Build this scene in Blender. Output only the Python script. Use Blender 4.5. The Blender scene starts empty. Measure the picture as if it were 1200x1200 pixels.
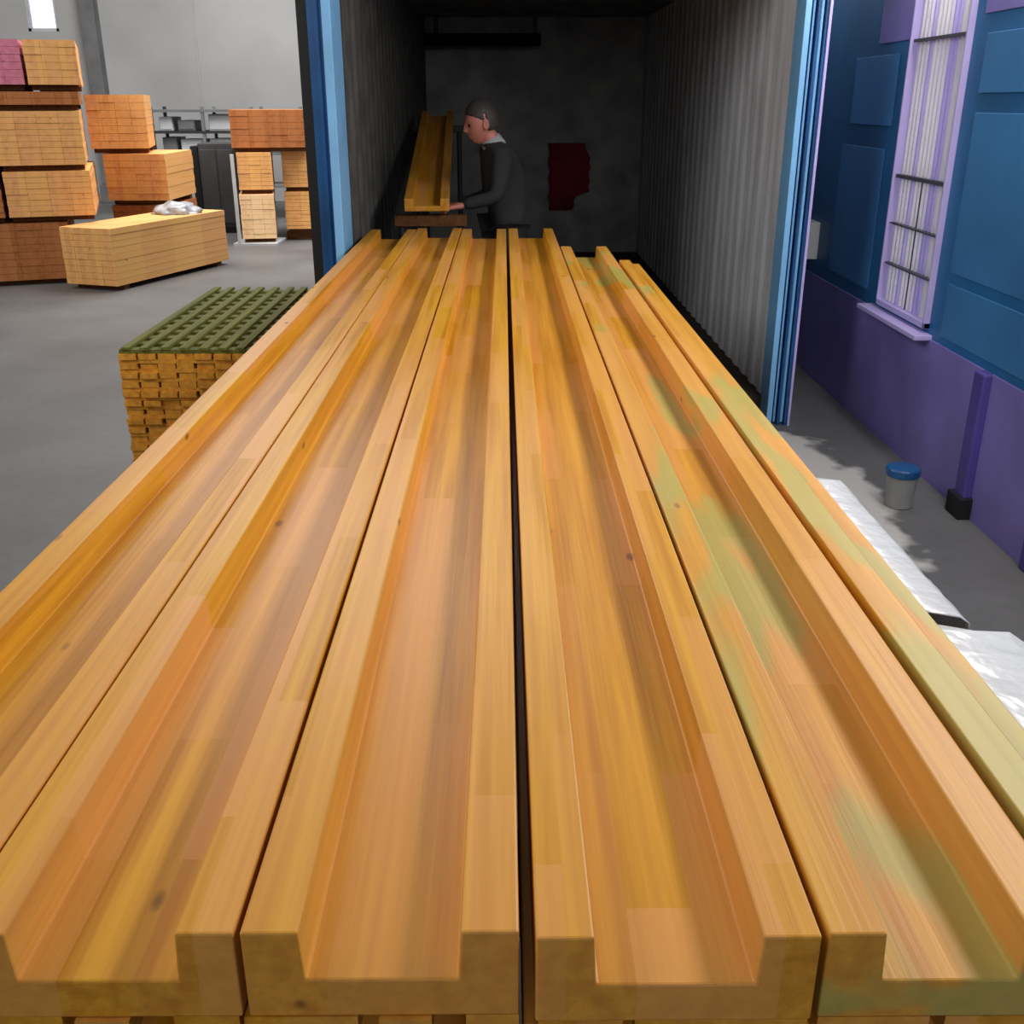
import bpy, bmesh, math, random
from mathutils import Vector, Matrix, noise
random.seed(7)
R = math.radians
S = bpy.context.scene
COL = S.collection

# ------------------------------------------------------------------ camera
cam = bpy.data.cameras.new('camera'); camo = bpy.data.objects.new('camera', cam); COL.objects.link(camo)
camo.location = (0, 0, 1.75)
camo.rotation_euler = (R(90 - 21.9), 0, R(-0.44))
cam.sensor_width = 36; cam.sensor_fit = 'HORIZONTAL'; cam.lens = 36.0; cam.clip_start = 0.02
S.camera = camo
# ------------------------------------------------------------------ world, daylight outside the windows
w = bpy.data.worlds.new('World'); S.world = w; w.use_nodes = True
bg = w.node_tree.nodes['Background']; bg.inputs[0].default_value = (0.80, 0.80, 1.0, 1); bg.inputs[1].default_value = 1.5
def area(name, loc, target, sx, sy, power, color=(1, 1, 1)):
    l = bpy.data.lights.new(name, 'AREA'); l.shape = 'RECTANGLE'; l.size = sx; l.size_y = sy; l.energy = power; l.color = color
    o = bpy.data.objects.new(name, l); COL.objects.link(o); o.location = loc
    o.rotation_euler = (Vector(target) - Vector(loc)).to_track_quat('-Z', 'Y').to_euler()
    return o
area('hall_fill', (-2.9, 13.2, 6.4), (-4.2, 13.6, 0), 4, 8, 1080, (1.0, 0.98, 0.96))  # added area light under the closed ceiling, brightens back wall and packs
area('hall_left_fill', (-5.6, 6.4, 6.2), (-4.9, 10.6, 1.0), 2.0, 2.0, 210, (1.0, 0.97, 0.94))  # added out of view to lift the left timber column
area('right_high_fill', (1.98, 3.35, 2.72), (-0.3, 3.5, 1.0), 4.4, 0.6, 118, (1.0, 0.96, 0.90))  # added side light that shapes the groove shadows; no clerestory in that wall
area('left_fill', (-4.4, 1.2, 4.4), (1.4, 7.4, 1.2), 2.4, 2.4, 150, (1.0, 0.98, 0.96))  # added fill from the left, aimed through the container mouth at its right wall
area('rear_fill', (0.3, -4.8, 3.6), (0.3, 8.5, 1.2), 4.5, 3.0, 110, (1.0, 0.97, 0.95))  # added fill behind the camera for board fronts and container interior; no gate modelled
S.view_settings.view_transform = 'Standard'; S.view_settings.look = 'None'
S.view_settings.gamma = 1; S.view_settings.use_curve_mapping = False
S.view_settings.exposure = 0.0

# ------------------------------------------------------------------ materials
def new_mat(name):
    m = bpy.data.materials.new(name); m.use_nodes = True
    nt = m.node_tree; b = nt.nodes['Principled BSDF']
    return m, nt, b
def lin(c):
    return tuple(((v/255)/12.92 if v/255 <= .04045 else ((v/255+.055)/1.055)**2.4) for v in c) + (1,)
def N(nt, t, **kw):
    n = nt.nodes.new(t)
    for k, v in kw.items():
        if k.startswith('i_'):
            k = k[2:]; k = int(k) if k.isdigit() else k.replace('_', ' ')
            n.inputs[k].default_value = v
        else: setattr(n, k, v)
    return n
def mixc(nt, fac, a, b, blend='MIX'):
    n = nt.nodes.new('ShaderNodeMix'); n.data_type = 'RGBA'; n.blend_type = blend
    for s, v in ((n.inputs[0], fac), (n.inputs[6], a), (n.inputs[7], b)):
        if hasattr(v, 'links') or isinstance(v, bpy.types.NodeSocket): nt.links.new(v, s)
        else: s.default_value = v
    return n.outputs[2]
def ramp(nt, src, p0, c0, p1, c1):
    r = nt.nodes.new('ShaderNodeValToRGB'); nt.links.new(src, r.inputs[0])
    e = r.color_ramp.elements; e[0].position = p0; e[0].color = c0; e[1].position = p1; e[1].color = c1
    return r.outputs[0]
def objco(nt, scale=(1, 1, 1), offset_random=True):
    tc = N(nt, 'ShaderNodeTexCoord'); mp = N(nt, 'ShaderNodeMapping'); mp.inputs['Scale'].default_value = scale
    if offset_random:
        oi = N(nt, 'ShaderNodeObjectInfo'); mul = N(nt, 'ShaderNodeMath', operation='MULTIPLY'); mul.inputs[1].default_value = 37.0
        nt.links.new(oi.outputs['Random'], mul.inputs[0])
        ad = N(nt, 'ShaderNodeVectorMath', operation='ADD'); nt.links.new(tc.outputs['Object'], ad.inputs[0]); nt.links.new(mul.outputs[0], ad.inputs[1])
        nt.links.new(ad.outputs[0], mp.inputs[0])
    else: nt.links.new(tc.outputs['Object'], mp.inputs[0])
    return mp.outputs[0]
def wood(name, base, dark, pale, rough=.42, lamella=True, gl=22.0, green=0.0, bump=.25):
    m, nt, b = new_mat(name)
    co = objco(nt, (1, 1, 1))
    # long grain
    mp = N(nt, 'ShaderNodeMapping'); mp.inputs['Scale'].default_value = (gl*2.2, 1.3, gl*2.2); nt.links.new(co, mp.inputs[0])
    g = N(nt, 'ShaderNodeTexNoise'); g.inputs['Scale'].default_value = 1.0; g.inputs['Detail'].default_value = 6; nt.links.new(mp.outputs[0], g.inputs[0])
    col = ramp(nt, g.outputs['Fac'], .30, lin(dark), .62, lin(base))
    # fine streaks
    mp2 = N(nt, 'ShaderNodeMapping'); mp2.inputs['Scale'].default_value = (160, 3, 160); nt.links.new(co, mp2.inputs[0])
    g2 = N(nt, 'ShaderNodeTexNoise'); g2.inputs['Detail'].default_value = 3; g2.inputs['Scale'].default_value = 1; nt.links.new(mp2.outputs[0], g2.inputs[0])
    f2 = ramp(nt, g2.outputs['Fac'], .42, (0, 0, 0, 1), .75, (.4, .4, .4, 1))
    col = mixc(nt, f2, col, lin(dark))
    if lamella:   # finger-jointed blocks of differing tint
        br = N(nt, 'ShaderNodeTexBrick'); br.offset = .43; br.inputs['Color1'].default_value = (0, 0, 0, 1); br.inputs['Color2'].default_value = (1, 1, 1, 1)
        br.inputs['Mortar'].default_value = (.5, .5, .5, 1); br.inputs['Mortar Size'].default_value = 0.0
        br.inputs['Scale'].default_value = 1; br.inputs['Brick Width'].default_value = .52; br.inputs['Row Height'].default_value = .066
        rot = N(nt, 'ShaderNodeMapping'); rot.inputs['Rotation'].default_value = (0, 0, R(90)); nt.links.new(co, rot.inputs[0]); nt.links.new(rot.outputs[0], br.inputs[0])
        fac = N(nt, 'ShaderNodeMath', operation='MULTIPLY'); fac.inputs[1].default_value = .72; nt.links.new(br.outputs[0], fac.inputs[0])
        col = mixc(nt, fac.outputs[0], col, lin(pale))
    # patches of greenish or pale timber
    n3 = N(nt, 'ShaderNodeTexNoise'); mp3 = N(nt, 'ShaderNodeMapping'); mp3.inputs['Scale'].default_value = (7, 1.6, 7); nt.links.new(co, mp3.inputs[0]); nt.links.new(mp3.outputs[0], n3.inputs[0]); n3.inputs['Scale'].default_value = 1; n3.inputs['Detail'].default_value = 2
    if green > 0:
        f3 = ramp(nt, n3.outputs['Fac'], .54, (0, 0, 0, 1), .60, (green, green, green, 1))
        col = mixc(nt, f3, col, lin((160, 170, 96)))
    # knots
    v = N(nt, 'ShaderNodeTexVoronoi'); mpk = N(nt, 'ShaderNodeMapping'); mpk.inputs['Scale'].default_value = (7.5, 3.2, 7.5); nt.links.new(co, mpk.inputs[0]); nt.links.new(mpk.outputs[0], v.inputs[0]); v.inputs['Scale'].default_value = 1
    fk = ramp(nt, v.outputs['Distance'], .03, (.8, .8, .8, 1), .07, (0, 0, 0, 1))
    col = mixc(nt, fk, col, lin((110, 62, 22)))
    nt.links.new(col, b.inputs['Base Color'])
    b.inputs['Roughness'].default_value = rough; b.inputs['Specular IOR Level'].default_value = .35
    bp = N(nt, 'ShaderNodeBump'); bp.inputs['Strength'].default_value = bump; bp.inputs['Distance'].default_value = .002; nt.links.new(g2.outputs['Fac'], bp.inputs['Height']); nt.links.new(bp.outputs[0], b.inputs['Normal'])
    return m
def paint(name, c, rough=.5, metal=0.0, var=.12, scale=3.0, spec=.5, streak=None, dark=None):
    m, nt, b = new_mat(name)
    co = objco(nt, streak or (1, 1, 1))
    n = N(nt, 'ShaderNodeTexNoise'); n.inputs['Scale'].default_value = scale; n.inputs['Detail'].default_value = 5; nt.links.new(co, n.inputs[0])
    l = lin(c); d = lin(dark) if dark else tuple(v*(1-var*2.2) for v in l[:3]) + (1,); p = tuple(min(1, v*(1+var)) for v in l[:3]) + (1,)
    nt.links.new(ramp(nt, n.outputs['Fac'], .32, d, .66, p), b.inputs['Base Color'])
    b.inputs['Roughness'].default_value = rough; b.inputs['Metallic'].default_value = metal; b.inputs['Specular IOR Level'].default_value = spec
    return m

M = {}
M['board'] = wood('yellow_pine', (222, 162, 40), (188, 122, 14), (226, 160, 90))
M['board_green'] = wood('yellow_pine_greenish', (218, 160, 46), (186, 122, 20), (224, 162, 92), green=.6)
M['pack'] = wood('sawn_timber', (230, 168, 112), (212, 146, 84), (238, 184, 104), rough=.7, gl=10)
M['pack_dark'] = wood('sawn_timber_dark', (172, 106, 58), (146, 84, 36), (184, 118, 68), rough=.75, gl=10)
M['pack_pale'] = wood('sawn_timber_pale', (248, 206, 158), (230, 180, 120), (252, 220, 170), rough=.7, gl=10)
M['pack_pink'] = wood('end_painted_timber', (208, 126, 146), (178, 96, 118), (214, 132, 152), rough=.75, gl=10)
M['batten'] = wood('batten_timber', (216, 152, 48), (180, 116, 30), (216, 156, 84), rough=.6, lamella=False)
M['batten_top'] = wood('batten_timber_weathered', (112, 112, 46), (78, 78, 20), (120, 120, 60), rough=.8, lamella=False)
M['bearer'] = wood('bearer_timber', (120, 76, 38), (84, 50, 20), (130, 86, 50), rough=.8, lamella=False)
M['wall'] = paint('grey_plaster', (180, 180, 178), rough=.9, var=.12, scale=.35)
M['column'] = paint('grey_steel_column', (112, 112, 112), rough=.7)
M['ceiling'] = paint('pale_ceiling', (170, 170, 170), rough=.9)
M['blue'] = paint('blue_paint', (26, 84, 138), rough=.35, var=.18, scale=2.5)
M['blue_dark'] = paint('dark_blue_paint', (14, 50, 98), rough=.35, var=.2)
M['blue_light'] = paint('light_blue_paint', (128, 188, 236), rough=.4, var=.05)
M['violet'] = paint('violet_blue_paint', (124, 114, 184), rough=.5, var=.12, scale=2.0)
M['violet_dark'] = paint('dark_violet_paint', (80, 68, 146), rough=.5, var=.12)
M['panel'] = paint('wall_blue_paint', (34, 106, 162), rough=.5, var=.15, scale=1.2)
M['panel_light'] = paint('wall_blue_panel_paint', (58, 122, 178), rough=.5, var=.10, scale=1.2)
M['lilac'] = paint('lilac_frame_paint', (190, 178, 232), rough=.4, var=.05)
M['whitebar'] = paint('white_bar_paint', (226, 222, 226), rough=.5, var=.03)
M['barshade'] = paint('grey_bar_paint', (70, 70, 76), rough=.5, var=.05)
M['gasket'] = paint('black_rubber', (16, 16, 18), rough=.6)
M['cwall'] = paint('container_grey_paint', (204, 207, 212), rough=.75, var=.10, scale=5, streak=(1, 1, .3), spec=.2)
M['cwall_shaded'] = paint('container_shaded_paint', (92, 92, 90), rough=.85, var=.15, scale=5, spec=.1)  # left wall lies in shade; that darkness is put into its colour
M['cdark'] = paint('container_dark_paint', (150, 150, 150), rough=.9, var=.15, spec=.1)
M['cfloor'] = paint('container_plywood_floor', (60, 46, 36), rough=.9)
M['bar_mat'] = paint('black_bar', (8, 8, 8), rough=.9, spec=.1)
M['wrap'] = paint('greyish_plastic_wrap', (166, 168, 172), rough=.3, var=.2, scale=9)
M['steel'] = paint('grey_rack_steel', (120, 122, 124), rough=.5, metal=.3)
M['darksteel'] = paint('dark_steel', (36, 36, 38), rough=.6)
M['cabinet'] = paint('charcoal_paint', (62, 62, 64), rough=.6)
M['palegrey'] = paint('pale_grey_panel', (190, 192, 194), rough=.6, var=.05)
M['red'] = paint('dark_red_cloth', (120, 18, 40), rough=.9, var=.2)
M['bucket'] = paint('grey_plastic', (150, 152, 150), rough=.5)
M['hair'] = paint('dark_grey_hair', (58, 54, 52), rough=.6)
M['skin'] = paint('skin', (196, 128, 112), rough=.5, var=.05)
M['jacket'] = paint('charcoal_cloth', (46, 46, 48), rough=.9, var=.1)
M['trouser'] = paint('dark_trouser_cloth', (40, 40, 46), rough=.9, var=.1)
M['collar'] = paint('pale_grey_cloth', (176, 176, 176), rough=.9, var=.05)
M['shoe'] = paint('black_leather', (22, 20, 20), rough=.5)
# plastic film
m, nt, b = new_mat('white_plastic_film'); b.inputs['Base Color'].default_value = lin((216, 217, 220)); b.inputs['Roughness'].default_value = .22; b.inputs['Specular IOR Level'].default_value = .6
n = N(nt, 'ShaderNodeTexNoise'); n.inputs['Scale'].default_value = 26; bp = N(nt, 'ShaderNodeBump'); bp.inputs['Distance'].default_value = .006; bp.inputs['Strength'].default_value = .7
nt.links.new(objco(nt), n.inputs[0]); nt.links.new(n.outputs['Fac'], bp.inputs['Height']); nt.links.new(bp.outputs[0], b.inputs['Normal']); M['film'] = m
# glass
m, nt, b = new_mat('window_glass'); b.inputs['Base Color'].default_value = (1, 1, 1, 1); b.inputs['Roughness'].default_value = .0; b.inputs['Transmission Weight'].default_value = 1; b.inputs['IOR'].default_value = 1.05; M['glass'] = m
# concrete floor with window light painted in as a pale patch
m, nt, b = new_mat('concrete_floor')
tc = N(nt, 'ShaderNodeTexCoord')
n1 = N(nt, 'ShaderNodeTexNoise'); n1.inputs['Scale'].default_value = .7; n1.inputs['Detail'].default_value = 8; nt.links.new(tc.outputs['Object'], n1.inputs[0])
c = ramp(nt, n1.outputs['Fac'], .35, lin((84, 84, 84)), .65, lin((108, 108, 108)))
n2 = N(nt, 'ShaderNodeTexNoise'); n2.inputs['Scale'].default_value = 14; n2.inputs['Detail'].default_value = 6; nt.links.new(tc.outputs['Object'], n2.inputs[0])
f = ramp(nt, n2.outputs['Fac'], .5, (0, 0, 0, 1), .8, (.5, .5, .5, 1))
c = mixc(nt, f, c, lin((84, 84, 82)))
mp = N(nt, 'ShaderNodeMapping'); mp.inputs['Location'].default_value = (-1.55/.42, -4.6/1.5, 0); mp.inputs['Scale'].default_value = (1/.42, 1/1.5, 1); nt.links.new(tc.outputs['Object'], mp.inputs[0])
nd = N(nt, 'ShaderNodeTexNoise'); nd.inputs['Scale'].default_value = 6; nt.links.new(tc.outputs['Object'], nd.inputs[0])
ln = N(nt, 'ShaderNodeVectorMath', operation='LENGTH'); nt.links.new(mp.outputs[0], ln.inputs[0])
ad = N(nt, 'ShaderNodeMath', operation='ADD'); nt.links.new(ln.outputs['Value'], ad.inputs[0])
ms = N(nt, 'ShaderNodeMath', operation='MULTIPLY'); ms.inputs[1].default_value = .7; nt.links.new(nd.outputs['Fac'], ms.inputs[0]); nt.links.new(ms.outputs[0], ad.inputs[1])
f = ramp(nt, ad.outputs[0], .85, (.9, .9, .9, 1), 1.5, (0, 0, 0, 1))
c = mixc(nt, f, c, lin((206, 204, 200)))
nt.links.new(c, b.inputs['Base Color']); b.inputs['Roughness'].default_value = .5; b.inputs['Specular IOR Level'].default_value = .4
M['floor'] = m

# ------------------------------------------------------------------ geometry helpers
class MB:
    def __init__(s): s.bm = bmesh.new()
    def box(s, x0, x1, y0, y1, z0, z1, mat=None):
        vs = [s.bm.verts.new(p) for p in ((x0,y0,z0),(x1,y0,z0),(x1,y1,z0),(x0,y1,z0),(x0,y0,z1),(x1,y0,z1),(x1,y1,z1),(x0,y1,z1))]
        if mat is not None:
            for v in vs: v.co = mat @ v.co
        for f in ((0,3,2,1),(4,5,6,7),(0,1,5,4),(1,2,6,5),(2,3,7,6),(3,0,4,7)): s.bm.faces.new([vs[i] for i in f])
        return s
    def prism(s, poly, y0, y1, axis='Y', segs=1):
        # poly: list of 2D points (counter clockwise seen from -Y), extruded along axis
        rings = []
        for k in range(segs+1):
            t = y0 + (y1-y0)*k/segs
            if axis == 'Y': r = [s.bm.verts.new((a, t, c)) for a, c in poly]
            elif axis == 'Z': r = [s.bm.verts.new((a, c, t)) for a, c in poly]
            else: r = [s.bm.verts.new((t, a, c)) for a, c in poly]
            rings.append(r)
        n = len(poly)
        for a, b_ in zip(rings, rings[1:]):
            for i in range(n): s.bm.faces.new((a[i], a[(i+1)%n], b_[(i+1)%n], b_[i]))
        s.bm.faces.new(rings[0][::-1]); s.bm.faces.new(rings[-1])
        return s
    def tube(s, pts, r, seg=10):
        rings = []
        for i, p in enumerate(pts):
            p = Vector(p); a = Vector(pts[max(0, i-1)]); c = Vector(pts[min(len(pts)-1, i+1)]); d = (c-a).normalized()
            up = Vector((0, 0, 1)) if abs(d.z) < .9 else Vector((1, 0, 0)); u = d.cross(up).normalized(); v = d.cross(u)
            rr = r[i] if isinstance(r, (list, tuple)) else r
            rings.append([s.bm.verts.new(p + (u*math.cos(t)+v*math.sin(t))*rr) for t in [2*math.pi*k/seg for k in range(seg)]])
        for a, b_ in zip(rings, rings[1:]):
            for i in range(seg): s.bm.faces.new((a[i], a[(i+1)%seg], b_[(i+1)%seg], b_[i]))
        s.bm.faces.new(rings[0][::-1]); s.bm.faces.new(rings[-1])
        return s
    def lathe(s, prof, seg=28, c=(0, 0)):
        rings = []
        for r, z in prof: rings.append([s.bm.verts.new((c[0]+r*math.cos(2*math.pi*k/seg), c[1]+r*math.sin(2*math.pi*k/seg), z)) for k in range(seg)])
        for a, b_ in zip(rings, rings[1:]):
            for i in range(seg): s.bm.faces.new((a[i], a[(i+1)%seg], b_[(i+1)%seg], b_[i]))
        s.bm.faces.new(rings[0][::-1]); s.bm.faces.new(rings[-1])
        return s
    def build(s, name, mat, parent=None, loc=(0,0,0), rot=(0,0,0), bevel=0, smooth=False):
        bmesh.ops.recalc_face_normals(s.bm, faces=s.bm.faces)
        me = bpy.data.meshes.new(name); s.bm.to_mesh(me); s.bm.free()
        o = bpy.data.objects.new(name, me); COL.objects.link(o); me.materials.append(mat)
        o.location = loc; o.rotation_euler = rot
        if parent: o.parent = parent
        if bevel:
            md = o.modifiers.new('bevel', 'BEVEL'); md.width = bevel; md.segments = 2; md.limit_method = 'ANGLE'; md.angle_limit = R(40)
        if smooth:
            for p in me.polygons: p.use_smooth = True
        return o
def tag(o, label=None, cat=None, group=None, kind=None):
    if label: o['label'] = label
    if cat: o['category'] = cat
    if group: o['group'] = group
    if kind: o['kind'] = kind
    return o
def empty(name, loc, label, cat, rz=0, group=None):
    o = bpy.data.objects.new(name, None); COL.objects.link(o); o.location = loc; o.rotation_euler = (0, 0, rz); o.empty_display_size = .1
    return tag(o, label, cat, group)
def struct(o): o['kind'] = 'structure'; return o
def copy_tree(o, parent=None):
    c = o.copy(); COL.objects.link(c)
    if parent: c.parent = parent
    for ch in list(o.children): copy_tree(ch, c)
    return c

# ------------------------------------------------------------------ setting: floor, walls, ceiling
XR = 2.10; YB = 20.0; XL = -11.0; YF = -6.0
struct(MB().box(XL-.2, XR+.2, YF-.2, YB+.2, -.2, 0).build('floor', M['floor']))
struct(MB().box(XL-.2, XR+.2, YF-.2, YB+.2, 7.0, 7.2).build('ceiling', M['ceiling']))
# back wall with a window opening
wx0, wx1, wz0, wz1 = -8.38, -7.84, 2.88, 5.2
bw = MB()
bw.box(XL, wx0, YB, YB+.2, 0, 7); bw.box(wx1, XR+.2, YB, YB+.2, 0, 7); bw.box(wx0, wx1, YB, YB+.2, 0, wz0); bw.box(wx0, wx1, YB, YB+.2, wz1, 7)
struct(bw.build('wall_back', M['wall']))
win = struct(MB().box(wx0, wx0+.05, YB+.02, YB+.1, wz0, wz1).box(wx1-.05, wx1, YB+.02, YB+.1, wz0, wz1).box(wx0, wx1, YB+.02, YB+.1, wz0, wz0+.05).box(wx0, wx1, YB+.02, YB+.1, wz1-.05, wz1).build('window_1', M['palegrey']))
MB().box(wx0+.05, wx1-.05, YB+.05, YB+.06, wz0+.05, wz1-.05).build('pane', M['glass'], win)
struct(MB().box(XL-.2, XL, YF, YB+.2, 0, 7).build('wall_left', M['wall']))
struct(MB().box(XL-.2, XR+.2, YF-.2, YF, 0, 7).build('wall_front', M['wall']))
# grey pilaster / duct run on the back wall
struct(MB().box(-7.36, -7.10, YB-.25, YB, 0, 7).box(-7.42, -7.04, YB-.27, YB, 0, .3).build('trim_1', M['column'], bevel=.01))
struct(MB().box(-5.46, -5.43, YB-.02, YB, 0, 7).build('trim_2', M['wall']))

# blue right wall with a tall barred window
WY0, WY1, WZ0, WZ1 = 5.02, 5.72, .70, 3.6
rw = MB()
rw.box(XR, XR+.2, YF, WY0, 0.66, 7); rw.box(XR, XR+.2, WY1, YB, 0.66, 7); rw.box(XR, XR+.2, WY0, WY1, .66, WZ0); rw.box(XR, XR+.2, WY0, WY1, WZ1, 7)
struct(rw.build('wall_right', M['panel']))
struct(MB().box(XR-.012, XR+.2, YF, YB, 0, .66).build('baseboard_right', M['violet']))
# raised lighter panels
pn = MB()
for (a, b_, z0, z1) in ((3.1, 3.62, 1.78, 2.5), (3.1, 3.62, 1.22, 1.70), (3.78, 4.86, 1.78, 2.02), (3.78, 4.86, 1.0, 1.70), (3.78, 4.86, .70, .95), (5.9, 6.6, 1.62, 1.98), (5.95, 6.7, .74, 1.5), (3.1, 3.62, .72, 1.14)):
    pn.box(XR-.008, XR, a, b_, z0, z1)
struct(pn.build('trim_3', M['panel_light'], bevel=.002))
pn = MB()
for (a, b_, z0, z1) in ((5.78, 6.25, 2.04, 2.9), (4.35, 4.92, 2.1, 2.9)): pn.box(XR-.007, XR, a, b_, z0, z1)
struct(pn.build('trim_4', M['violet'], bevel=.002))
struct(MB().box(XR-.05, XR, 4.26, 4.36, 0, .66).box(XR-.03, XR, 3.64, 3.74, 0, 7).build('trim_5', M['violet_dark'], bevel=.008))
struct(MB().box(XR-.035, XR, 3.0, 3.63, .12, .56).build('trim_6', M['violet'], bevel=.01))
struct(MB().box(XR-.07, XR, 4.24, 4.38, 0, .10).build('trim_7', M['gasket'], bevel=.005))
# window: frame, mullions, bars, sill, pane
win = struct(MB().box(XR-.03, XR+.08, WY0, WY0+.016, WZ0, WZ1).box(XR-.03, XR+.08, WY1-.016, WY1, WZ0, WZ1).box(XR-.03, XR+.08, WY0, WY1, WZ0, WZ0+.03).box(XR-.03, XR+.08, WY0, WY1, WZ1-.03, WZ1).build('window_2', M['lilac'], bevel=.003))
mu = MB()
for z, d in ((2.03, .014), (1.38, .018), (1.14, .007), (.93, .007)): mu.box(XR-.02, XR+.05, WY0+.03, WY1-.03, z-d/2, z+d/2)
mu.box(XR-.0, XR+.03, 5.368, 5.376, WZ0, 1.38)
mu.build('mullion', M['barshade'], win)
for k in range(13):
    y = WY0 + .055 + k*.050
    b0 = .70 if k >= 5 else .70
    MB().box(XR+.005, XR+.03, y-.008, y+.008, WZ0+.03, WZ1-.03).build('bar', M['lilac' if k in (0, 3, 4, 9) else 'whitebar'], win)
MB().box(XR+.07, XR+.075, WY0+.03, WY1-.03, WZ0+.03, WZ1-.03).build('pane', M['glass'], win)
MB().box(XR-.09, XR, WY0-.06, WY1+.12, WZ0-.045, WZ0-.02).build('window_sill', M['lilac'], win, bevel=.004)
t = empty('junction_box', (XR-.02, 7.12, .88), 'small pale grey box mounted on the blue wall just right of the container post', 'electrical box')
MB().box(-.06, .02, -.13, .13, -.12, .12).build('box_body', M['palegrey'], t, bevel=.006)
MB().box(-.068, -.058, -.10, .10, -.09, .09).build('box_cover', M['bucket'], t, bevel=.004)

# ------------------------------------------------------------------ shipping container
CX0, CX1, CY0, CY1, CZ0, CZ1 = -.83, 1.50, 5.79, 11.9, .15, 2.56
cont = empty('shipping_container', (.345, CY0, 0), 'blue framed steel container with grey corrugated inside walls, its dark mouth swallowing the long boards', 'shipping container')
def cbuild(mb, name, mat, **k):
    return mb.build(name, mat, cont, loc=(-.345, -CY0, 0), **k)
def corr(x, sgn, mat, name):
    mb = MB(); bm = mb.bm; pts = []; y = CY0+.06
    while y < CY1-.1:
        pts += [(y, 0), (y+.07, 0), (y+.115, .012), (y+.185, .012)]; y += .23
    pts.append((CY1, 0))
    prev = None
    poly = [(x + sgn*d, yy) for yy, d in pts] + [(x + sgn*.06, CY1), (x + sgn*.06, CY0+.06)]
    mb.prism(poly, CZ0, CZ1, 'Z'); return cbuild(mb, name, mat)
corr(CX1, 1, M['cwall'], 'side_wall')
corr(CX0, -1, M['cwall_shaded'], 'side_wall')
cbuild(MB().box(CX0-.05, CX1+.05, CY1, CY1+.06, CZ0, CZ1), 'end_wall', M['cdark'])
cbuild(MB().box(CX0-.06, CX1+.06, CY0, CY1+.06, CZ1, CZ1+.05), 'roof', M['cdark'])
cbuild(MB().box(CX0-.06, CX1+.06, CY0, CY1, .02, CZ0), 'floor_deck', M['cfloor'])
# corner posts
cbuild(MB().box(CX0-.045, CX0, CY0-.33, CY0, .0, CZ1+.1), 'left_jamb', M['blue_light'], bevel=.004)['label'] = 'light blue left door jamb'
cbuild(MB().box(CX0-.135, CX0-.046, CY0-.22, CY0+.02, 0, CZ1+.1).box(CX0-.10, CX0-.075, CY0-.235, CY0-.22, 0, CZ1+.1), 'corner_post', M['blue'], bevel=.006)
cbuild(MB().box(CX0-.20, CX0-.136, CY0-.14, CY0+.3, 0, CZ1+.1), 'door_gasket', M['gasket'])
cbuild(MB().box(CX1, CX1+.03, CY0-.16, CY0+.02, 0, CZ1+.1), 'door_jamb', M['blue_light'], bevel=.003)
rp = MB().box(CX1+.03, CX1+.14, CY0-.06, CY0+.05, 0, CZ1+.1)
for a in (.034, .078, .120): rp.box(CX1+a, CX1+a+.014, CY0-.10, CY0-.06, 0, CZ1+.1)
cbuild(rp, 'corner_post', M['blue'], bevel=.004)
cbuild(MB().box(CX1+.05, CX1+.077, CY0-.065, CY0-.06, 0, CZ1+.1), 'seal', M['blue_dark'])
for a in (.062, .104):
    cbuild(MB().tube([(CX1+a, CY0-.085, 0.02), (CX1+a, CY0-.085, CZ1+.08)], .006 if a < .1 else .009), 'lock_rod', M['blue_light'])
cbuild(MB().box(CX1+.136, CX1+.150, CY0-.11, CY0-.05, 0, CZ1+.1), 'outer_edge', M['lilac'], bevel=.002)
cbuild(MB().box(CX0-.2, CX1+.22, CY0-.02, CY0+.06, CZ1+.05, CZ1+.2), 'header_beam', M['blue'])
# dark bar under the roof near the back, dark red cloth
t = empty('steel_bar', (0, 11.4, 0), 'black bar fixed across the back of the dark container, high up', 'bar')
MB().box(-.92+.12, .38, -.03, .03, 2.26, 2.38).build('bar_body', M['bar_mat'], t, bevel=.01)
MB().box(-.70, -.66, -.02, .02, 2.38, 2.555).build('hanger', M['gasket'], t); MB().box(.30, .34, -.02, .02, 2.38, 2.555).build('hanger', M['gasket'], t)
bm = MB(); 
nx, nz = 10, 14; grid = []
for j in range(nz+1):
    row = []
    v = j/nz
    xl = .50 + .01*math.sin(j*1.7); xr = .94 - (.18 if v < .25 else 0)*(1-v) - (.22 if v > .82 else 0)*(v-.7) + .01*math.sin(j*2.3)
    for i in range(nx+1):
        u = i/nx
        row.append(bm.bm.verts.new((xl+(xr-xl)*u, 11.83 + .02*math.sin(u*17+v*2) - .02*v, .62+.70*v)))
    grid.append(row)
for j in range(nz):
    for i in range(nx): bm.bm.faces.new((grid[j][i], grid[j][i+1], grid[j+1][i+1], grid[j+1][i]))
rc = bm.build('hanging_cloth', M['red'], smooth=True); md = rc.modifiers.new('s', 'SOLIDIFY'); md.thickness = .012
tag(rc, 'dark red cloth hanging on the back wall of the dark container', 'cloth')

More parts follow.
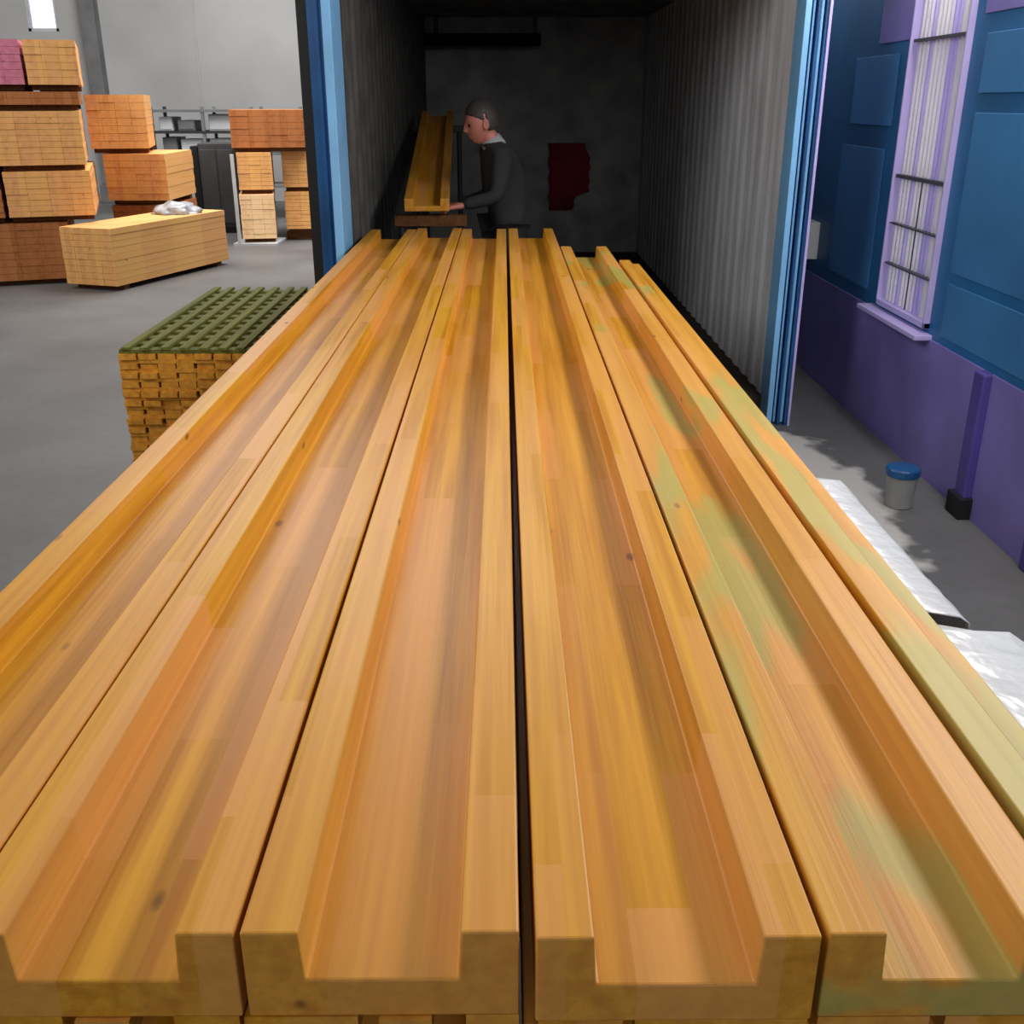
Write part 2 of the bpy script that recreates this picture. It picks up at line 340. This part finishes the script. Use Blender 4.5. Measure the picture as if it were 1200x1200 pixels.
# ------------------------------------------------------------------ long channel boards
ZT = 1.05; TH = .1015; RD = .056; FL = .053
def board_mesh(wd, ln, th=TH, rd=RD, fl=FL):
    poly = [(0, -th), (wd, -th), (wd, 0), (wd-fl, 0), (wd-fl-.003, -rd), (fl+.003, -rd), (fl, 0), (0, 0)]
    return MB().prism(poly, 0, ln)
boards = [  # x0, x1, y0, y1, yaw, label, material
 (-.775, -.512, .735, 6.18, .0, 'outermost left long grooved pine board of the top layer', 'board'),
 (-.508, -.248, .720, 6.24, .0, 'long grooved pine board second from the left, running off the lower left of the picture', 'board'),
 (-.242, .012, .720, 6.20, .0, 'centre-left long grooved pine board, left beside the wide black gap', 'board'),
 (.027, .286, .712, 6.22, .0, 'centre-right long grooved pine board, right beside the wide black gap', 'board'),
 (.293, .530, .715, 5.42, .0, 'long grooved pine board with greenish patches, right of the second dark crack from the right', 'board_green'),
]
for x0, x1, y0, y1, yw, lab, mt in boards:
    o = board_mesh(x1-x0, y1-y0).build('channel_board', M[mt], loc=(x0, y0, ZT), bevel=.0025)
    tag(o, lab, 'board', 'long grooved boards of the top layer')
o = MB().prism([(0, -.09), (.095, -.09), (.095, -.022), (.052, -.022), (.050, -.004), (0, -.004)], 0, 4.22).build('rebated_plank', M['board_green'], loc=(.548, .74, ZT), bevel=.002)
tag(o, 'narrow stepped plank with greenish patches along the right edge of the long stack', 'plank')
# spacer strips under the top layer
strips = [(-.770,-.700),(-.690,-.560),(-.548,-.420),(-.405,-.354),(-.314,-.252),(-.247,-.140),(-.120,-.070),(-.038,.012),(.030,.110),(.122,.286),(.294,.40),(.415,.528)]
for i, (a, b_) in enumerate(strips):
    o = MB().box(a, b_, .715+.012*random.random(), 5.3, ZT-TH-.030, ZT-TH-.0005).build('spacer_strip', M['board'])
    tag(o, 'wooden strip seen end-on under the front ends of the long boards', 'wooden strip', 'strips under the top layer')
tag(MB().box(.549, .64, .75, 4.9, ZT-TH-.030, ZT-.091).build('spacer_strip', M['bearer']), 'brown strip carrying the narrow stepped plank at the right edge', 'wooden strip')
# second layer
z2 = ZT-TH-.0305
for i in range(5):
    x0 = -.775 + i*.264
    o = board_mesh(.26, 5.05).build('channel_board', M['board'], loc=(x0, .735, z2), bevel=.0025)
    tag(o, 'grooved board of the lower layer, beneath the wooden strips', 'board', 'lower layer of grooved boards')
o = MB().box(.547, .64, .76, 5.6, z2-TH, z2).build('square_beam', M['bearer'], bevel=.002); tag(o, 'square beam under the right edge of the long stack', 'beam')
zb = z2-TH
def trestle(y):
    t = empty('trestle', (-.07, y, 0), 'low dark trestle standing under the long stack of boards', 'trestle', group='trestles under the long stack')
    MB().box(-.74, .74, -.05, .05, zb-.10, zb-.0005).build('top_beam', M['bearer'], t, bevel=.004)
    for sx in (-.62, .62):
        for sy in (-1, 1):
            MB().tube([(sx, sy*.02, zb-.09), (sx, sy*.22, .0)], .022).build('leg', M['darksteel'], t)
        MB().tube([(sx, -.14, .3), (sx, .14, .3)], .014).build('stretcher', M['darksteel'], t)
    return t
for y in (1.1, 3.2, 5.2): trestle(y)

# white plastic film hanging out under the right edge
def film(name, y0, y1, prof, amp, label, seed):
    mb = MB(); ny = 46; rows = []
    for j in range(ny+1):
        y = y0 + (y1-y0)*j/ny; row = []
        for i, (x, z) in enumerate(prof):
            k = i/(len(prof)-1)
            nv = noise.noise(Vector((y*9+seed, i*.5, seed))) ; n2 = noise.noise(Vector((y*30+seed, i*.9, 3+seed)))
            row.append(mb.bm.verts.new((x + amp*k*(nv+.5*n2), y + .01*n2, z + amp*.7*k*n2)))
        rows.append(row)
    for a, b_ in zip(rows, rows[1:]):
        for i in range(len(prof)-1): mb.bm.faces.new((a[i], a[i+1], b_[i+1], b_[i]))
    o = mb.build(name, M['film'], smooth=True); md = o.modifiers.new('s', 'SOLIDIFY'); md.thickness = .002
    return tag(o, label, 'plastic film')
film('plastic_film', 1.50, 2.15, [(.645, .962), (.70, .966), (.752, .958), (.772, .94), (.778, .88), (.77, .78), (.76, .68)], .008, 'white plastic film strip with a straight bright edge along the right side of the stack', 1.3)
film('plastic_film', .80, 1.47, [(.645, .955), (.70, .962), (.76, .952), (.82, .945), (.87, .925), (.90, .88), (.88, .80), (.86, .72)], .045, 'crumpled pale plastic film bunched at the near right side of the long stack', 7.7)

# ------------------------------------------------------------------ criss-cross batten pile
bx0, by0, by1 = -1.45, 3.80, 5.15
pitch = .0665; nlay = 20; zt = .90
proto_u = MB().box(0, .030, 0, by1-by0, 0, .010).build('batten', M['batten_top'])
proto_l = MB().box(0, .064, 0, by1-by0, 0, .021).build('batten', M['batten'])
proto_c = MB().box(0, .635, 0, .048, 0, .0145).build('batten', M['batten'])
proto_t = MB().box(0, .635, 0, .048, 0, .0145).build('batten', M['batten_top'])
first = {'u': True, 'l': True, 'c': True, 't': True}
def put(p, key, loc, lab, grp):
    o = p if first[key] else p.copy()
    if first[key]: first[key] = False
    else: COL.objects.link(o)
    o.location = loc; tag(o, lab, 'batten', grp)
lay = .036
for L in range(nlay):
    z = zt - .020 - L*lay
    for k in range(9):
        if L == 0: put(proto_u, 'u', (bx0 + .012 + k*.0725 + random.uniform(-.004, .004), by0 + random.uniform(-.006, .006), z+.0), 'olive brown batten running lengthwise on top of the criss-cross pile', 'lengthwise battens on top of the pile')
        else: put(proto_l, 'l', (bx0 + k*.0715 + random.uniform(-.003, .003), by0 + random.uniform(-.012, .012), z), 'short orange batten end-on in the front of the criss-cross pile left of the long stack', 'lengthwise battens of the criss-cross pile')
    if L == 0:
        for k in range(13):
            put(proto_t, 't', (bx0 + random.uniform(-.006, .004), by0 + .01 + k*.105, z-.0147), 'olive brown batten lying crosswise just under the top of the criss-cross pile', 'crosswise battens near the top of the pile')
    elif L < nlay-1:
        for k in range(3):
            put(proto_c, 'c', (bx0 + random.uniform(-.006, .004), by0 + .004 + k*.62, z-.0147), 'crosswise batten between the layers of the criss-cross pile', 'crosswise battens inside the pile')
zlow = zt - .020 - (nlay-1)*lay
for y in (by0+.2, by0+1.0):
    tag(MB().box(bx0, bx0+.64, y, y+.1, 0, zlow).build('bearer', M['bearer']), 'brown bearer block under the criss-cross batten pile', 'bearer', 'bearers under the criss-cross pile')

# ------------------------------------------------------------------ timber packs in the hall
def pack(x, y, z, wd, ln, ht, rz, label, mat='pack', rows=8, cols=4, bearers=True, wrap=None):
    """x, y: near left... corner given as the pack's front-right bottom corner"""
    t = empty('timber_pack', (x, y, z), label, 'timber pack', rz)
    bh = .05 if bearers else 0
    mb = MB(); rnd = random.Random(hash((round(x*100), round(z*100))) & 0xffff)
    h = (ht-bh)/rows; cw = wd/cols
    for r in range(rows):
        for c in range(cols):
            dy = rnd.uniform(-.004, .004); dx = rnd.uniform(-.003, .003)
            mb.box(-wd + c*cw + .0008+dx*(c==0), -wd + (c+1)*cw - .0008+dx*(c==cols-1), dy, ln+dy, bh + r*h + .0012, bh+(r+1)*h-.0012)
    mb.build('planks', M[mat], t)
    if bearers:
        for yy in (.12, ln-.2): MB().box(-wd+.02, -.02, yy, yy+.08, 0, bh).build('bearer', M['bearer'], t)
    return t
# low pack in front
pack(-3.80, 10.20, 0, .60, 1.95, .60, R(-19), 'low orange timber pack in front on the grey floor, lit along its right side', rows=9)
# left column
pack(-4.42, 10.75, 0, 1.0, 1.9, .61, R(20), 'dark brown bottom timber pack at the far left, beside the low front pack', 'pack_dark')
pack(-4.14, 10.80, .62, .80, 1.9, .48, R(19), 'orange timber pack second from the bottom in the tall left column')
pack(-4.17, 10.82, 1.105, .79, 1.9, .55, R(20), 'orange timber pack third from the bottom in the tall left column', rows=9)
pack(-4.16, 10.85, 1.66, .86, 1.8, .17, R(20), 'flat darker timber pack between the tall left column and the two topmost packs', 'pack_dark', rows=2)
pack(-4.13, 10.87, 1.84, .47, 1.8, .45, R(20), 'topmost orange timber pack below the wall column', rows=6, cols=3)
pack(-4.60, 10.70, 1.84, .50, 1.8, .45, R(20), 'topmost pinkish red timber pack at the left edge under the bright window', 'pack_pink', rows=6, cols=3)
for k, z in enumerate((.62, 1.105)):
    pack(-4.93, 10.52, z, .7, 1.9, .48, R(20), ('lower', 'upper')[k] + ' brown timber pack cut off by the left picture edge', 'pack_dark')
# second column
pack(-3.86, 12.38, 0, .68, 1.05, .62, R(0), 'dark timber pack behind the low front pack, base of the second column', 'pack_dark')
pack(-3.86, 12.35, .625, .70, 1.10, .56, R(0), 'orange brown timber pack in the middle of the second column, its shaded side showing', rows=7)
pack(-4.05, 12.45, 1.19, .63, 1.1, .62, R(14), 'orange timber pack on top of the second column, left of the metal rack', rows=7)
# right group
pack(-2.96, 13.75, .03, .43, 1.0, .60, R(11), 'pale timber pack near the container, lower of the two with a white left edge', 'pack_pale', rows=9, cols=3)
pack(-2.96, 13.80, .635, .43, 1.0, .50, R(11), 'tan timber pack standing on the pale pack near the container', 'pack', rows=9, cols=3)
pack(-2.50, 14.20, .10, .41, 1.2, .53, R(5), 'lower ribbed timber pack right beside the blue container post', rows=10, cols=2)
pack(-2.50, 14.20, .635, .41, 1.2, .50, R(5), 'upper ribbed timber pack right beside the blue container post', 'pack', rows=9, cols=2)
pack(-2.52, 13.95, 1.14, .94, 1.2, .50, R(10), 'wide brown timber pack lying across the tops of the packs by the container', 'pack_dark', rows=6)
tag(MB().box(-2.95, -2.5, 14.35, 14.45, 0, .10).build('bearer', M['bearer']), 'bearer under the lower ribbed pack beside the container', 'bearer')
tag(MB().box(-3.0, -2.55, 15.15, 15.25, 0, .10).build('bearer', M['bearer']), 'bearer under the far end of the lower ribbed pack beside the container', 'bearer')
tag(MB().box(-3.50, -2.94, 13.62, 14.3, 0, .03).build('base_board', M['palegrey']), 'white base board under the pale timber pack', 'board')
tag(MB().box(-3.44, -3.40, 13.62, 13.66, .03, 1.12).build('white_post', M['palegrey'], bevel=.004), 'slim white upright at the left edge of the pale timber pack', 'post')
# plastic lump on the front pack
mb = MB(); bmesh.ops.create_icosphere(mb.bm, subdivisions=4, radius=1)
for v in mb.bm.verts:
    d = v.co.copy(); k = 1 + .25*noise.noise(d*2.2) + .08*noise.noise(d*7)
    v.co = Vector((d.x*.25*k, d.y*.22*k, max(-.0, d.z*.12*k)))
o = mb.build('plastic_wrap', M['wrap'], loc=(-3.60, 11.70, .602), smooth=True); tag(o, 'crumpled grey-white plastic wrap on top of the low front timber pack', 'plastic wrap')
# dark machine cabinet
t = empty('machine_cabinet', (-3.97, 15.0, 0), 'charcoal grey cabinet standing between the timber packs', 'cabinet')
MB().box(-.25, .25, 0, .6, .08, 1.20).build('cabinet_body', M['cabinet'], t, bevel=.01)
MB().box(-.23, -.01, -.02, 0, .14, 1.12).build('door', M['cabinet'], t, bevel=.005)
MB().box(.01, .23, -.02, 0, .14, 1.12).build('door', M['cabinet'], t, bevel=.005)
MB().box(-.24, .24, .02, .58, 0, .08).build('plinth', M['gasket'], t)
MB().box(-.37, -.27, .05, .5, 0, 1.16).build('side_duct', M['gasket'], t)
# metal rack
t = empty('metal_rack', (-4.60, 16.8, 0), 'grey metal rack of open shelves behind the timber packs', 'rack')
for x in (-.78, .0, .75, 1.5):
    for y in (0, .7): MB().box(x-.022, x+.022, y-.022, y+.022, 0, 1.66).build('post', M['darksteel' if x < -.5 else 'steel'], t)
for z in (.5, .98, 1.295, 1.60): MB().box(-.78, 1.53, -.03, .74, z-.018, z+.018).build('shelf', M['darksteel' if z == 1.295 else 'steel'], t)
n_ = 0
for (x, wd, z, h, c) in ((-.70, .2, 1.295, .2, 'palegrey'), (-.42, .26, 1.295, .15, 'steel'), (.06, .55, 1.295, .24, 'palegrey'), (.8, .6, 1.295, .22, 'palegrey'), (-.68, .22, .98, .22, 'steel'), (-.40, .34, .98, .19, 'palegrey'), (.05, .62, .98, .2, 'palegrey'), (.8, .6, .98, .2, 'steel')):
    o = MB().box(0, wd, 0, .5, 0, h).box(.01, wd-.01, -.012, 0, .02, h-.02).build('storage_box', M[c], loc=(-4.60+x, 16.9, z+.019), bevel=.008)
    tag(o, 'small grey box on a shelf of the metal rack', 'box', 'boxes on the metal rack')

# ------------------------------------------------------------------ bucket
t = empty('bucket', (1.83, 4.42, 0), 'small grey bucket with a blue lid on the floor below the barred window', 'bucket')
MB().lathe([(.066, 0), (.070, .004), (.082, .165), (.084, .17)]).build('bucket_body', M['bucket'], t, smooth=False)
MB().lathe([(.088, .165), (.090, .172), (.090, .20), (.084, .208), (.02, .212)]).build('lid', M['blue'], t, bevel=.002)
t.scale = (.86, .86, .92)

# ------------------------------------------------------------------ tilted board inside the container and its support
o = board_mesh(.27, 3.4, th=.075, rd=.045).build('channel_board', M['board'], bevel=.0025)
p0 = Vector((-.60, 6.42, 1.20)); p1 = Vector((-.72, 9.75, 1.66)); d = (p1-p0).normalized(); xx = Vector((1, 0, 0)); xx = (xx - d*xx.dot(d)).normalized(); zz = xx.cross(d)
o.matrix_world = Matrix(((xx.x, d.x, zz.x, p0.x), (xx.y, d.y, zz.y, p0.y), (xx.z, d.z, zz.z, p0.z), (0, 0, 0, 1)))
tag(o, 'tilted yellow grooved board inside the dark container, rising towards the back left of the worker', 'board')
t = empty('support_stand', (-.45, 6.55, CZ0), 'dark stand carrying the tilted yellow board inside the container', 'stand')
MB().box(-.22, .22, -.05, .05, .88, .945).build('top_beam', M['bearer'], t, bevel=.004)
for x in (-.18, .18): MB().tube([(x, 0, .0), (x, 0, .9)], .022).build('leg', M['darksteel'], t)
MB().box(-.22, .22, -.15, .15, 0, .02).build('base_plate', M['darksteel'], t)
t = empty('support_stand', (-.57, 9.55, CZ0), 'taller dark stand at the back carrying the raised far end of the tilted board', 'stand')
MB().box(-.22, .22, -.05, .05, 1.34, 1.395).build('top_beam', M['darksteel'], t, bevel=.004)
for x in (-.18, .18): MB().tube([(x, 0, .0), (x, 0, 1.35)], .022).build('leg', M['darksteel'], t)
MB().box(-.22, .22, -.15, .15, 0, .02).build('base_plate', M['darksteel'], t)

# ------------------------------------------------------------------ worker in the container
def skin_obj(name, verts, edges, radii, mat, parent, root=0, sub=2):
    me = bpy.data.meshes.new(name); me.from_pydata([tuple(v) for v in verts], edges, [])
    o = bpy.data.objects.new(name, me); COL.objects.link(o); me.materials.append(mat); o.parent = parent
    me.skin_vertices or me.attributes
    md = o.modifiers.new('Skin', 'SKIN'); md.use_smooth_shade = True
    bpy.context.view_layer.objects.active = o
    if not me.skin_vertices: bpy.ops.mesh.customdata_skin_add()
    for i, r in enumerate(radii):
        sv = me.skin_vertices[0].data[i]; sv.radius = (r, r) if not isinstance(r, tuple) else r; sv.use_root = (i == root)
    s2 = o.modifiers.new('Sub', 'SUBSURF'); s2.levels = sub; s2.render_levels = sub
    return o
# the worker faces -X (left); local frame: x forward (facing), y left, z up.  rotated 180+ about z
P = empty('person', (.02, 6.78, CZ0), 'person in dark clothes and pale collar at the far end of the boards, facing left', 'person', rz=R(196))
V = [(0,0,.90),(0,0,1.02),(.03,0,1.16),(.07,0,1.28),(.10,0,1.345),(.125,0,1.40),   # 0-5 pelvis..neck
     (0,.09,.86),(.03,.10,.48),(-.02,.10,.08),(.12,.11,.03),                # left leg 6-9
     (0,-.09,.86),(-.04,-.10,.48),(-.12,-.10,.08),(.02,-.11,.03),           # right leg 10-13
     (.07,.16,1.28),(.12,.20,1.05),(.32,.13,1.00),                           # left arm 14-16
     (.07,-.16,1.28),(.06,-.21,1.03),(.28,-.15,.98)]                         # right arm 17-19
E = [(0,1),(1,2),(2,3),(3,4),(4,5),(0,6),(6,7),(7,8),(8,9),(0,10),(10,11),(11,12),(12,13),(3,14),(14,15),(15,16),(3,17),(17,18),(18,19)]
Rr = [(.15,.11),(.14,.105),(.155,.11),(.15,.105),(.07,.07),(.052,.052),.095,.062,.042,.035,.095,.062,.042,.035,.068,.050,.036,.068,.050,.036]
body = skin_obj('body', V, E, Rr, M['jacket'], P)
# trousers as a slightly fuller garment
V2 = [(0,0,.93),(0,.09,.84),(.03,.10,.48),(-.02,.10,.09),(0,-.09,.84),(-.04,-.10,.48),(-.12,-.10,.09)]
skin_obj('trousers', V2, [(0,1),(1,2),(2,3),(0,4),(4,5),(5,6)], [(.155,.12),.105,.075,.062,.105,.075,.062], M['trouser'], P)
for (x, y) in ((.03, .105), (-.07, -.105)):
    mb = MB(); bmesh.ops.create_icosphere(mb.bm, subdivisions=3, radius=1)
    for v in mb.bm.verts: v.co = Vector((v.co.x*.145, v.co.y*.05, max(-.04, v.co.z*.055*(1.2-.5*v.co.x))+.04))
    mb.build('shoe', M['shoe'], P, loc=(x+.02, y, 0), smooth=True)
# head (profile shape), one continuous mesh
head = MB(); bmesh.ops.create_icosphere(head.bm, subdivisions=5, radius=1)
def g(a, b_, s): return math.exp(-((a-b_)/s)**2)
for v in head.bm.verts:
    d = v.co.copy()
    x, y, z = d.x*.098, d.y*.076, d.z*.122
    if d.z < -.1: # jaw
        t_ = (-.1-d.z)/.9; y *= 1-.30*t_; x = x*(1-.10*t_) + .018*t_
        if d.x < 0: x *= 1-.45*t_
    if d.x > .2:
        f_ = g(d.y, 0, .16)
        x += .026*f_*g(d.z, -.18, .15)                     # nose
        x += .008*f_*g(d.z, .02, .12)
        x += .009*g(d.y, 0, .30)*g(d.z, -.50, .06) + .008*g(d.y, 0, .28)*g(d.z, -.62, .06)  # lips
        x -= .007*g(abs(d.y), .38, .16)*g(d.z, .02, .10)   # eye sockets
        x += .006*g(d.z, .20, .08)                         # brow
        x += .010*g(d.y, 0, .3)*g(d.z, -.88, .15)          # chin
    v.co = Vector((x, y, z))
hd = head.build('head', M['skin'], P, loc=(.165, 0, 1.475), rot=(0, R(14), 0), smooth=True)
for s in (-1, 1):
    mb = MB(); bmesh.ops.create_icosphere(mb.bm, subdivisions=3, radius=1)
    for v in mb.bm.verts:
        rr = math.hypot(v.co.x, v.co.z); v.co = Vector((v.co.x*.019, v.co.y*.009 + s*.008*rr, v.co.z*.032))
    mb.build('ear', M['skin'], hd, loc=(-.008, s*.078, -.012), rot=(0, R(-8), R(-s*18)), smooth=True)
    mb = MB(); bmesh.ops.create_icosphere(mb.bm, subdivisions=3, radius=.011); mb.build('eye', M['shoe'], hd, loc=(.082, s*.030, .002), smooth=True)
hair = MB(); bmesh.ops.create_icosphere(hair.bm, subdivisions=5, radius=1)
for v in list(hair.bm.verts):
    d = v.co.copy()
    k = 1.0 + .03*noise.noise(d*9)
    low = -.45 if d.x < -.1 else .38
    x, y, z = d.x*.108*k - .006, d.y*.085*k, d.z*.133*k+.004
    if d.z < (low if d.x < .0 else (.05+.5*max(0, d.x))): x, y, z = d.x*.08-.006, d.y*.060, d.z*.09
    v.co = Vector((x, y, z))
hair.build('hair', M['hair'], hd, smooth=True)
# neck and collar
MB().tube([(.07, 0, 1.32), (.115, 0, 1.39), (.14, 0, 1.43)], [.06, .054, .052], 16).build('neck', M['skin'], P, smooth=True)
MB().tube([(.078, 0, 1.325), (.092, 0, 1.352), (.108, 0, 1.385)], [.078, .070, .062], 18).build('collar', M['collar'], P, smooth=True)
# hands resting on the board end
for s, (hx, hy, hz) in ((1, (.32, .13, 1.00)), (-1, (.28, -.15, .98))):
    pv = [(hx-.02, hy, hz), (hx+.03, hy, hz-.005), (hx+.075, hy, hz-.012)]; pe = [(0,1),(1,2)]; pr = [.026, (.036,.02), (.036,.016)]
    for k in range(4):
        oy = (-.027+.018*k)*s; Lf = (.062, .072, .068, .052)[k]
        i = len(pv); pv += [(hx+.085, hy+oy, hz-.012), (hx+.085+Lf*.5, hy+oy*1.15, hz-.022), (hx+.085+Lf*.85, hy+oy*1.15, hz-.045)]; pe += [(2, i), (i, i+1), (i+1, i+2)]; pr += [.0095, .0085, .0075]
    i = len(pv); pv += [(hx+.04, hy-s*.036, hz-.008), (hx+.075, hy-s*.058, hz-.020)]; pe += [(1, i), (i, i+1)]; pr += [.012, .009]
    skin_obj('hand', pv, pe, pr, M['skin'], P, root=1, sub=1)
